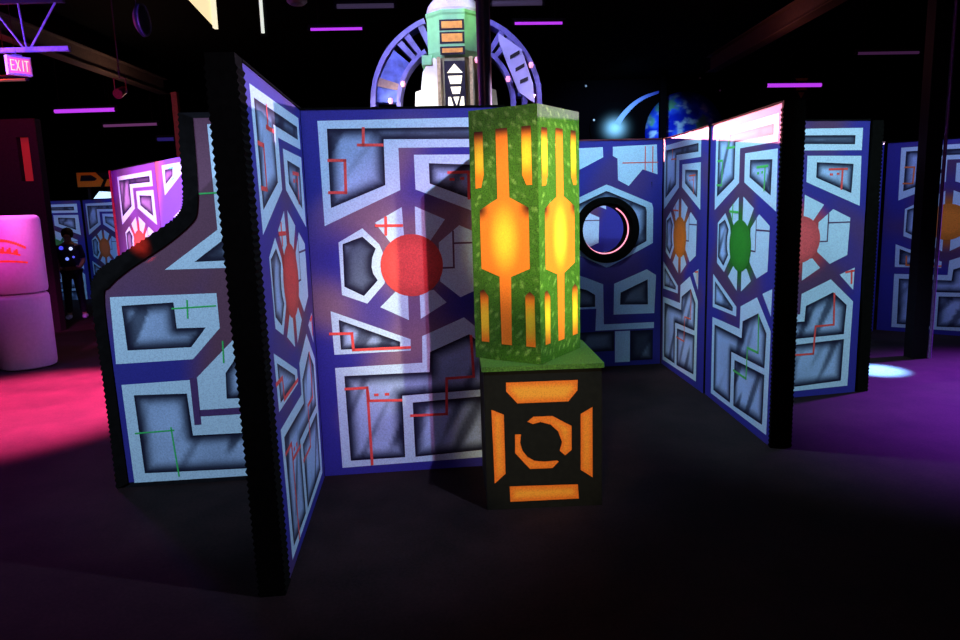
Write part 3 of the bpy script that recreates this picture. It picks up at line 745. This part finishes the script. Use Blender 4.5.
# curved arms
cz_ = tz(100); RO, RI = 1.035, .67
def arm(sx):
    A = lambda d: math.radians(180 - d) if sx < 0 else math.radians(d)
    b = MB()
    b.arc_band((0, cz_), RO - .06, RO, A(0), A(70), -.14, .14, 24)
    b.arc_band((0, cz_), RI, RI + .05, A(0), A(60), -.14, .14, 24)
    b.box((sx * RO - (.06 if sx > 0 else 0), -.14, 0), (sx * RO + (.06 if sx < 0 else 0), .14, cz_)); b.box((sx * RI - (0 if sx > 0 else .05), -.14, 0), (sx * RI + (.05 if sx > 0 else 0), .14, cz_))
    o = b.build('curved_arm', M_ARM, tower)
    plates = [(2, 13), (19, 41)] if sx < 0 else [(4, 12)]
    for a0_, a1_ in plates:
        m = MB(); m.arc_band((0, cz_), RI + .05, RO - .06, A(a0_), A(a1_), -.10, .10, 8); m.build('arm_plate', plain('blue_violet_plate', (.06, .09, .36), .5, var=.5, scale=9), o)
    for a0_ in (45, 52, 64):
        m = MB(); m.arc_band((0, cz_), RI + .03, RO - .05, A(a0_), A(a0_ + 4.5), -.12, .12, 3); m.build('rib', M_ARM, o)
    if sx < 0:
        m = MB(); m.arc_band((0, cz_), RI + .05, RO - .06, A(13), A(19), -.12, .12, 4); m.build('arm_plate', plain('tan_plate', (.20, .12, .10), .5), o)
    else:
        L = lambda x, y: (at(x, y, TD - .2).x - tx, at(x, y, TD - .2).z)
        out = [L(498.5,33),(L(510,41)),L(521.5,49),L(533,83),L(534.5,103),L(519,92),L(506,60),L(498.5,40)]
        m = MB(); m.prism(out, -.20, -.145); m.build('slotted_plate', M_PLATE, o)
        for (xa, ya, xb, yb) in ((510,59.5,519.5,54),(515.5,72,524.5,67),(520,84,528,80.5)):
            p0_, p1_ = Vector(L(xa, ya)), Vector(L(xb, yb)); dd_ = Vector((0, .045))
            m = MB(); m.prism([tuple(p0_), tuple(p1_), tuple(p1_ + dd_), tuple(p0_ + dd_)], -.206, -.201); m.build('slot', M_DK, o)
        m = MB(); m.box((sx*.80, -.14, 0), (sx*.86, .1, cz_ + .35)); m.build('strut', M_ARM, o)
    return o
arm(-1); arm(1)
for (x, y) in ((477, 60), (508, 79), (531, 65), (403, 84), (390.6, 101)):
    c = at(x, y, TD - .24); m = MB(); m.lathe([(.002, -.035), (.02, -.03), (.03, 0), (.02, .03), (.002, .035)], n=12, c=(c.x - tx, c.y - TD, c.z))
    m.build('marker_lamp', glow('pink_marker', (1.0, .35, .50), 1.0), tower, smooth=True)

# ------------------------------------------------------------------ steelwork: beams, columns, truss
def beam(x, y0, y1, z, nm, label):
    t = MB(); t.box((x - .11, y0, z), (x + .11, y1, z + .018)); t.box((x - .012, y0, z + .018), (x + .012, y1, z + .30)); t.box((x - .11, y0, z + .30), (x + .11, y1, z + .318))
    return struct(t.build(nm, plain('brown_steel', (.045, .028, .024), .6)), label)
beam(-6.8, RY0 + .01, 16.2, 4.4, 'trim_1', 'dark roof beam running back along the left')
beam(5.0, RY0 + .01, 15.5, 4.4, 'trim_2', 'dark roof beam running back along the right')
pl = gnd(915, 357); 
t = MB(); t.box((pl.x - .085, pl.y - .075, 0), (pl.x + .085, pl.y + .075, RZ)); struct(t.build('trim_3', plain('black_column_paint', (.004, .003, .006), .6, spec=.15)), 'black square steel column at the right')
t = MB(); t.tube((pl.x + .115, pl.y - .07, 0), (pl.x + .115, pl.y - .07, RZ), .018, 10); t.box((pl.x + .087, pl.y - .08, 2.0), (pl.x + .115, pl.y - .05, 2.04)); 
tag(t.build('highlight_pipe', plain('violet_highlight', (.30, .16, .42), .35, metal=.4)), 'thin violet pipe added for the violet highlight down the right side of the black steel column', 'pipe')  # added pipe; the column's violet edge highlight is put into its colour
c = at(662.5, 110, 19.9); t = MB(); t.box((c.x - .085, 19.8, 0), (c.x + .085, 19.97, RZ)); struct(t.build('trim_4', M_WALL), 'dark column in front of the planet mural')
c = at(484, 55, 7.0); t = MB(); t.tube((c.x, 7.0, 0), (c.x, 7.0, RZ), .066, 24); struct(t.build('trim_5', plain('pole_paint', (.03, .03, .07), .35, spec=.5), smooth=True), 'dark round pole in front of the tower')
c = at(178, 130, 15.9); t = MB(); t.box((c.x - .06, 15.85, 0), (c.x + .06, 15.97, 4.39)); struct(t.build('trim_6', plain('red_lit_steel', (.16, .02, .03), .6)), 'thin red-lit post under the left beam')  # red light on the post is put into its colour

EXD = 8.75
tr0 = at(0, 50, EXD); tr1 = at(64, 49, EXD)
tz0 = tr0.z + .02
truss = thing('roof_truss', 'violet-lit open web roof truss above the exit sign', 'truss', (tr0.x, EXD + .12, tz0))
M_TR = plain('truss_steel', (.30, .30, .42), .45, metal=.2)
b = MB(); b.box((-2.0, -.03, -.025), (tr1.x - tr0.x, .03, .025)); b.build('bottom_chord', M_TR, truss)
b = MB(); b.box((-2.0, -.03, .52), (tr1.x - tr0.x, .03, .57)); b.build('top_chord', M_STEEL, truss)
for (xa, ya, xb, yb) in ((24, 49, -10, 10), (26.5, 49, 20, 20), (31, 49, 58, 22)):
    p_, q_ = at(xa, ya, EXD + .12), at(xb, yb, EXD + .12)
    b = MB(); b.tube((p_.x - tr0.x, 0, .02), (q_.x - tr0.x, 0, .53), .012, 8); b.build('web_rod', M_TR, truss)
# exit sign
ec = at(19, 66, EXD)
ex = thing('exit_sign', 'small lit EXIT sign hanging from the violet-lit truss', 'sign', (ec.x, ec.y, ec.z), math.radians(54))
ex.scale = (.86, .86, .86)
b = MB(); b.box((-.15, -.03, -.125), (.15, .05, .125)); b.build('housing', plain('white_sign_housing', (.75, .72, .75), .5), ex)
b = MB(); b.box((-.132, -.034, -.10), (.132, -.031, .10)); b.build('face', glow('sign_face', (.80, .10, .30), 1.0), ex)
b = MB(); b.tube((-.02, .01, .126), (-.02, .01, (tz0 - ec.z - .026) / .86), .012, 8); b.box((-.08, -.02, .125), (.05, .04, .15)); b.build('mount', M_TR, ex)
lt = MB(); SW = .012
def strokes(x0, segs):
    for a, c_ in segs: 
        l = line((x0 + a[0] * .042, -.065 + a[1] * .13), (x0 + c_[0] * .042, -.065 + c_[1] * .13), SW)
        lt.prism(l, -.038, -.0345)
strokes(-.112, [((0,0),(0,1)),((0,1),(1,1)),((0,.5),(.8,.5)),((0,0),(1,0))])
strokes(-.048, [((0,0),(1,1)),((0,1),(1,0))])
strokes(.016, [((.5,0),(.5,1))])
strokes(.064, [((0,1),(1,1)),((.5,1),(.5,0))])
lt.build('lettering', glow('sign_letters', (1.0, .72, .30), 1.0), ex)

# ------------------------------------------------------------------ tubes
GT = 'violet tube lights under the ceiling'
def tube_light(px, py, qx, qy, z, mat, label, r=.03, depth=None):
    p_ = gnd(px, py, z); q_ = gnd(qx, qy, z)
    if depth: p_ = at(px, py, depth); q_ = at(qx, qy, depth)
    mid = (p_ + q_) / 2
    t = thing('tube_light', label, 'tube light', mid, 0, GT)
    p_ = p_ - mid; q_ = q_ - mid
    d_ = (q_ - p_).normalized()
    b = MB(); b.tube(p_ + d_ * .03, q_ - d_ * .03, r, 12); b.build('tube', mat, t, smooth=True)
    b = MB(); u_ = Vector((0, 0, r + .03)); b.tube(p_ + u_, q_ + u_, .022, 8); b.build('housing', M_BOARD, t)
    for e_ in (p_, q_ - d_ * .04):
        b = MB(); b.tube(e_, e_ + d_ * .04, r + .006, 10); b.build('end_cap', M_BOARD, t)
    zz = RZ - mid.z
    for e_ in (p_ + d_ * .15, q_ - d_ * .15):
        b = MB(); b.tube(e_ + u_, (e_.x, e_.y, zz), .004, 6); b.build('hanger', M_BOARD, t)
    return t
tube_light(53, 111.5, 117, 109.5, 4.3, M_UV, 'bright violet tube light above the distant blue panels, right of the exit sign', .040, 16)
tube_light(308, 29.5, 365, 28.5, 4.3, M_UV, 'bright violet tube light left of the tower', .019, 11)
tube_light(512, 23.5, 565, 23, 4.3, M_UV, 'bright violet tube light right of the tower', .019, 11)
tube_light(765, 85.5, 823, 85, 4.3, M_UV, 'bright violet tube light above the green disc panel', .040, 16)
tube_light(102, 126, 159, 124, 4.0, M_UVDIM, 'dim reddish tube light below the bright one at the far left', .030, 17)
tube_light(855, 53.5, 921, 52.5, 4.3, glow('faint_violet_tube', (.035, .010, .04), 1), 'dim reddish tube light left of the black steel column', .024, 13) if True else None
tube_light(334, 6.5, 397, 5.5, 4.5, M_GREY, 'unlit-looking grey tube light up left of the tower dome', .03, 10)
tube_light(489, 3.5, 545, 2.5, 4.5, M_GREY, 'unlit-looking grey tube light up right of the tower dome', .035, 10)
tube_light(-4, 80.5, 29, 79.5, 3.9, glow('dim_amber_tube', (.12, .04, .03), 1), 'short dim amber tube light just under the exit sign', .018, 10)
tube_light(156, 139.5, 176, 139, 3.6, glow('deep_blue_tube', (.012, .008, .09), 1), 'small deep blue tube light left of the wavy panel', .04, 17)

# ------------------------------------------------------------------ hanging bits near the ceiling
p_ = at(187, -2, 6.0); q_ = at(215, 28, 6.0)
hb = thing('hanging_banner', 'glowing cream triangular banner hanging from the ceiling, cut off at the top of the picture', 'banner', (p_.x, 6.0, q_.z))
W2, H2 = q_.x - p_.x, at(201, -40, 6).z - q_.z
b = MB(); b.prism([(0, H2 * .45), (W2, 0), (W2, H2), (0, H2)], 0, .03); b.build('panel', glow('cream_light', (.98, .80, .45), 1.0), hb)
b = MB(); b.box((W2 - .015, -.01, 0), (W2 + .012, .04, H2)); b.build('edge_frame', glow('warm_edge', (1, .9, .62), 1.0), hb)
b = MB(); b.tube((W2 * .5, .015, H2), (W2 * .5, .015, RZ - q_.z), .006, 6); b.build('hanger', M_BOARD, hb)
p_ = at(263, 33, 6.4); q_ = at(261.5, -20, 6.4)
lb = thing('vertical_light_strip', 'thin cool white vertical light strip near the ceiling, right of the cream banner', 'light', (p_.x, 6.4, p_.z))
b = MB(); b.tube((0, 0, 0), (0, 0, q_.z - p_.z), .014, 10); b.build('strip', glow('cool_strip', (.75, .80, .72), 1.0), lb)
b = MB(); b.box((-.03, .016, -.02), (.03, .05, RZ - p_.z)); b.build('backing', M_BOARD, lb)
c = at(142, 20, 9.0)
sp = thing('hanging_speaker', 'dark round speaker catching blue light, hanging near the ceiling at upper left', 'speaker', (c.x, c.y, c.z), math.radians(92))
b = MB(); b.lathe([(.002, -.06), (.16, -.06), (.19, -.03), (.19, .03), (.12, .14), (.002, .16)], n=32)
for i_ in range(len(b.v)): x_, y_, z_ = b.v[i_]; b.v[i_] = (x_ * .95, z_ * .45, y_)
b.build('body', plain('speaker_shell', (.03, .035, .06), .35), sp, smooth=True)
b = MB(); b.ring((0, -.026, 0), .175, .012, 0, 2 * PI, n=40); b.build('rim', plain('speaker_rim', (.16, .20, .28), .3), sp, smooth=True)
b = MB(); b.tube((0, .05, .18), (0, .05, RZ - c.z), .012, 8); b.build('hanger', M_STEEL, sp)
c = at(297, 2, 7.5)
sd_ = thing('ceiling_speaker', 'dim round grey dome fixture at the top of the picture, above the near panels', 'fixture', (c.x, c.y, c.z))
b = MB(); b.lathe([(.002, -.03), (.07, -.025), (.10, 0), (.10, .03), (.002, .035)], n=28); b.build('dome', plain('grey_dome', (.16, .15, .17), .5), sd_, smooth=True)
b = MB(); b.tube((0, 0, .03), (0, 0, RZ - c.z), .02, 10); b.build('stem', M_STEEL, sd_)
c = at(121, 92, 12.0)
sl = thing('stage_light', 'small dark stage light hanging below the left roof beam', 'stage light', (c.x, c.y, c.z))
b = MB(); b.tube((0, -.12, -.05), (0, .12, .05), .08, 18, r2=.06); b.build('can', plain('dark_red_can', (.10, .02, .03), .5), sl)
b = MB(); b.box((-.10, -.01, -.02), (-.088, .01, .22)); b.box((.088, -.01, -.02), (.10, .01, .22)); b.box((-.10, -.01, .21), (.10, .01, .22)); b.tube((0, 0, .22), (0, 0, RZ - c.z), .012, 8); b.build('yoke', M_STEEL, sl)
# faint amber banner over the right-hand return
p_ = at(793, 101, 18.5); q_ = at(810, 74, 18.5)
ab = thing('amber_sign', 'small dim amber emblem sign behind the violet tube above the green disc panel', 'sign', (p_.x, 18.5, p_.z))
b = MB(); w_, h_ = q_.x - p_.x, q_.z - p_.z
b.box((0, 0, 0), (w_, .03, h_)); b.build('board', M_BOARD, ab)
b = MB(); OX = plain('amber_paint', (.30, .15, .03), .6)
for pts in ([(.1,.85),(.9,.85),(.7,.6),(.5,.75),(.3,.6)], [(.15,.5),(.85,.5),(.85,.4),(.15,.4)], [(.3,.32),(.7,.32),(.5,.08)]): b = MB(); b.prism([(x_ * w_, z_ * h_) for x_, z_ in pts], -.008, -.001); b.build('emblem_mark', OX, ab)
b = MB(); b.tube((w_ / 2, .015, h_), (w_ / 2, .015, RZ - p_.z), .006, 6); b.build('hanger', M_BOARD, ab)

# ------------------------------------------------------------------ planet mural on the back wall
MY = 20.93
mo = at(600, 160, MY); 
f = MB()
def mpx(x, y): q__ = at(x, y, MY); return (q__.x - mo.x, q__.z - mo.z)
mm = lambda u, v, lay: (u, -.004 * lay, v)
ec_ = mpx(684, 132); er = abs(mpx(723, 132)[0] - ec_[0])
def planet(u, v):
    x_, y_ = (u - ec_[0]) / er, (v - ec_[1]) / er
    r_ = math.hypot(x_, y_)
    n_ = noise.fractal(Vector((x_ * 2.2, y_ * 2.2, 1.7)), 1.0, 2.0, 4)
    n2_ = noise.fractal(Vector((x_ * 4.5 + 5, y_ * 6.0, 4.2)), 1.0, 2.0, 4)
    c_ = mix((.005, .02, .55), (.03, .12, 1.0), sm(-.3, .3, n_))
    c_ = mix(c_, (.10, .42, .16), sm(.22, .5, n_) * .9)
    c_ = mix(c_, (.40, .70, 1.0), sm(.10, .6, n2_) * .9)
    return mix(c_, (.0, .005, .10), sm(.60, 1.02, r_ + .08 * x_))
fill(f, circ(ec_, er, 64), 1, planet, .05, mm, zmin=-9)
hc = mpx(615, 128); hr = abs(mpx(640, 128)[0] - hc[0])
# comet head: a feathered bright star shape, and its curved tail
def comet(u, v):
    t_ = math.hypot((u - hc[0]) * .9, v - hc[1]) / hr
    return mix((.0011, .0012, .002), (.45, .85, 1.0), math.exp(-(t_ * 3.3) ** 2) * sm(1.0, .7, t_))
fill(f, circ(hc, hr, 32), 0, comet, .03, mm, zmin=-9)
arc = spline([mpx(617, 124), mpx(624, 114), mpx(634, 104), mpx(645, 97), mpx(659, 92)], 6)
for i_ in range(len(arc) - 1):
    a_, c_ = Vector(arc[i_]), Vector(arc[i_ + 1]); t0 = i_ / (len(arc) - 1); t1 = (i_ + 1) / (len(arc) - 1)
    n_ = Vector((-(c_ - a_).y, (c_ - a_).x)).normalized(); w0_, w1_ = .085 * (1 - .6 * t0), .085 * (1 - .6 * t1)
    kk = mix((.30, .55, 1.0), (.03, .05, .5), t0)
    f.poly([(a_.x + n_.x*w0_, -.012, a_.y + n_.y*w0_), (a_.x - n_.x*w0_, -.012, a_.y - n_.y*w0_), (c_.x - n_.x*w1_, -.012, c_.y - n_.y*w1_), (c_.x + n_.x*w1_, -.012, c_.y + n_.y*w1_)], 0, kk)
for (x, y) in ((586, 86), (633.5, 75), (720, 90.5), (700, 78), (594, 120)):
    fill(f, circ(mpx(x, y), .030, 10), 1, flat((.5, .55, .6)), 0, mm, zmin=-9)
mu = f.build('space_mural', paint_mat('mural_paint', .08, 60, .95, 0.0), None, fix=False); mu.location = mo
tag(mu, 'painted mural of a blue planet with a comet, high on the dark back wall', 'mural')

# ------------------------------------------------------------------ light
w = bpy.data.worlds.new('dark_room'); S.world = w; w.use_nodes = True
w.node_tree.nodes['Background'].inputs['Color'].default_value = (.7, .5, .9, 1); w.node_tree.nodes['Background'].inputs['Strength'].default_value = .003
def spot(name, loc, aim, power, col, deg=60, blend=.5, size=.1):
    l = bpy.data.lights.new(name, 'SPOT'); l.energy = power; l.color = col; l.spot_size = math.radians(deg); l.spot_blend = blend; l.shadow_soft_size = size
    o = bpy.data.objects.new(name, l); COL.objects.link(o); o.location = loc
    o.rotation_euler = (Vector(aim) - Vector(loc)).to_track_quat('-Z', 'Y').to_euler(); return o
def pnt(name, loc, power, col, size=.1):
    l = bpy.data.lights.new(name, 'POINT'); l.energy = power; l.color = col; l.shadow_soft_size = size
    o = bpy.data.objects.new(name, l); COL.objects.link(o); o.location = loc; return o
UV = (.48, .80, 1.0)
spot('blacklight_front', (1.68, 2.05, 4.85), (-.6, 4.5, 1.6), 780, (.52, .68, 1.0), 58, .7, .03)
spot('pink_wash', (1.62, 1.95, 4.8), (-.42, 4.7, 1.30), 620, (1.0, .34, .70), 22, .9, .03)
spot('blacklight_left', (-3.2, .6, 4.6), (-1.9, 4.6, .9), 900, (.52, .74, 1.0), 34, .8, .15)
spot('blacklight_alcove', (.5, 5.5, 4.7), (2.1, 5.8, 1.9), 800, UV, 56, .9, .1)
spot('blacklight_porthole', (1.1, 5.0, 4.7), (1.35, 7.7, 2.4), 700, (.45, .75, 1.0), 31, 1.0, .1)
spot('blacklight_behind', (1.5, 7.95, 4.6), (1.6, 9.25, 1.5), 420, (.7, .65, 1.0), 80, .9, .1)
spot('blacklight_right', (3.8, 2.8, 4.8), (3.1, 6.3, 1.4), 780, (.58, .84, 1.0), 40, .7, .08)
spot('pink_back', (.95, 12.6, 2.96), (2.08, 6.2, 2.3), 12500, (1.0, .25, .31), 34, .2, .03)
spot('pink_back_right', (7.3, 10.6, 2.95), (4.9, 9.0, 2.3), 5200, (.95, .60, 1.0), 30, .2, .03)
spot('pillar_fill_side', (3.2, 1.6, 3.4), (.55, 4.3, 1.7), 1300, (1.0, .92, .55), 19, .5, .1)  # unseen warm fill added so the pillar's amber paint shows
spot('pillar_fill_high', (-.85, 1.0, 2.9), (.33, 4.15, 1.75), 430, (1.0, .80, .45), 18, .6, .08)  # unseen warm fill added for the pillar's left face
spot('pillar_fill_low', (-.2, .2, 2.3), (.36, 4.0, .50), 360, (1.0, .75, .50), 16, .6, .08)  # unseen warm fill added low down, for the pedestal front
spot('magenta_left', (-6.2, 5.0, 4.7), (-4.1, 9.0, 1.9), 3600, (1.0, .50, .88), 34, .6, .1)
spot('magenta_drums', (-4.6, 5.2, 4.7), (-5.75, 8.6, 1.75), 2400, (1.0, .09, .62), 22, .9, .1)
spot('magenta_floor', (-3.4, 8.7, 4.8), (-4.5, 6.8, 0), 46000, (1.0, .05, .26), 38, .7, .1)
spot('red_edge', (-3.1, 3.0, 3.4), (-2.18, 4.57, 1.648), 20000, (1.0, .04, .02), 3.4, .9, .02)
spot('violet_floor', (8.0, 8.2, 4.9), (5.1, 6.2, 0), 16000, (.36, .05, 1.0), 40, 1.0, .2)
spot('cyan_pool', (4.15, 7.3, 4.9), (4.10, 7.14, 0), 240000, (.14, .45, 1.0), 8, 1.0, .03)
spot('blacklight_far_right', (5.9, 6.6, 4.7), (5.8, 9.0, 1.7), 380, (.46, .52, 1.0), 46, .8, .1)
spot('blacklight_far_left', (-7.2, 11.5, 4.5), (-8.7, 15.4, 1.3), 420, (.25, .5, 1.0), 45, .7, .1)
spot('mural_wash', (4.03, 16.2, 4.9), (3.9, 20.9, 3.2), 1500, (.45, .7, 1.0), 60, .8, .1)
spot('tower_left', (-2.6, 7.6, 2.7), (-.66, 9, 3.1), 800, (1.0, .95, .78), 17, .8, .08)
spot('tower_blue', (-1.6, 6.2, 4.9), (-.3, 9, 3.5), 900, (.50, .50, 1.0), 45, .6, .1)
spot('tower_green', (.4, 5.6, 4.9), (-.3, 9, 3.9), 520, (.80, 1.0, .55), 14, .8, .1)
spot('dome_pink', (-.6, 7.2, 5.1), (-.3, 9, 4.5), 160, (1.0, .50, .9), 18, .8, .1)
pnt('truss_violet', (-5.6, 8.0, 3.5), 170, (.16, .05, 1.0))
pnt('sign_magenta', (-5.95, 8.1, 3.35), 60, (1.0, .20, .65))
pnt('beam_red', (-6.75, 9.8, 4.05), 110, (1.0, .04, .02))
pnt('beam_amber', (-6.2, 13.6, 3.9), 40, (1.0, .62, .40))
pnt('beam_glow_right', (4.3, 11.5, 4.0), 22, (1.0, .30, .25))
pnt('foreground_glow', (-1.0, .3, 3.6), 48, (1.0, .36, .48), .3)

S.view_settings.view_transform = 'Standard'; S.view_settings.look = 'None'
S.view_settings.exposure = 0; S.view_settings.gamma = 1; S.view_settings.use_curve_mapping = False
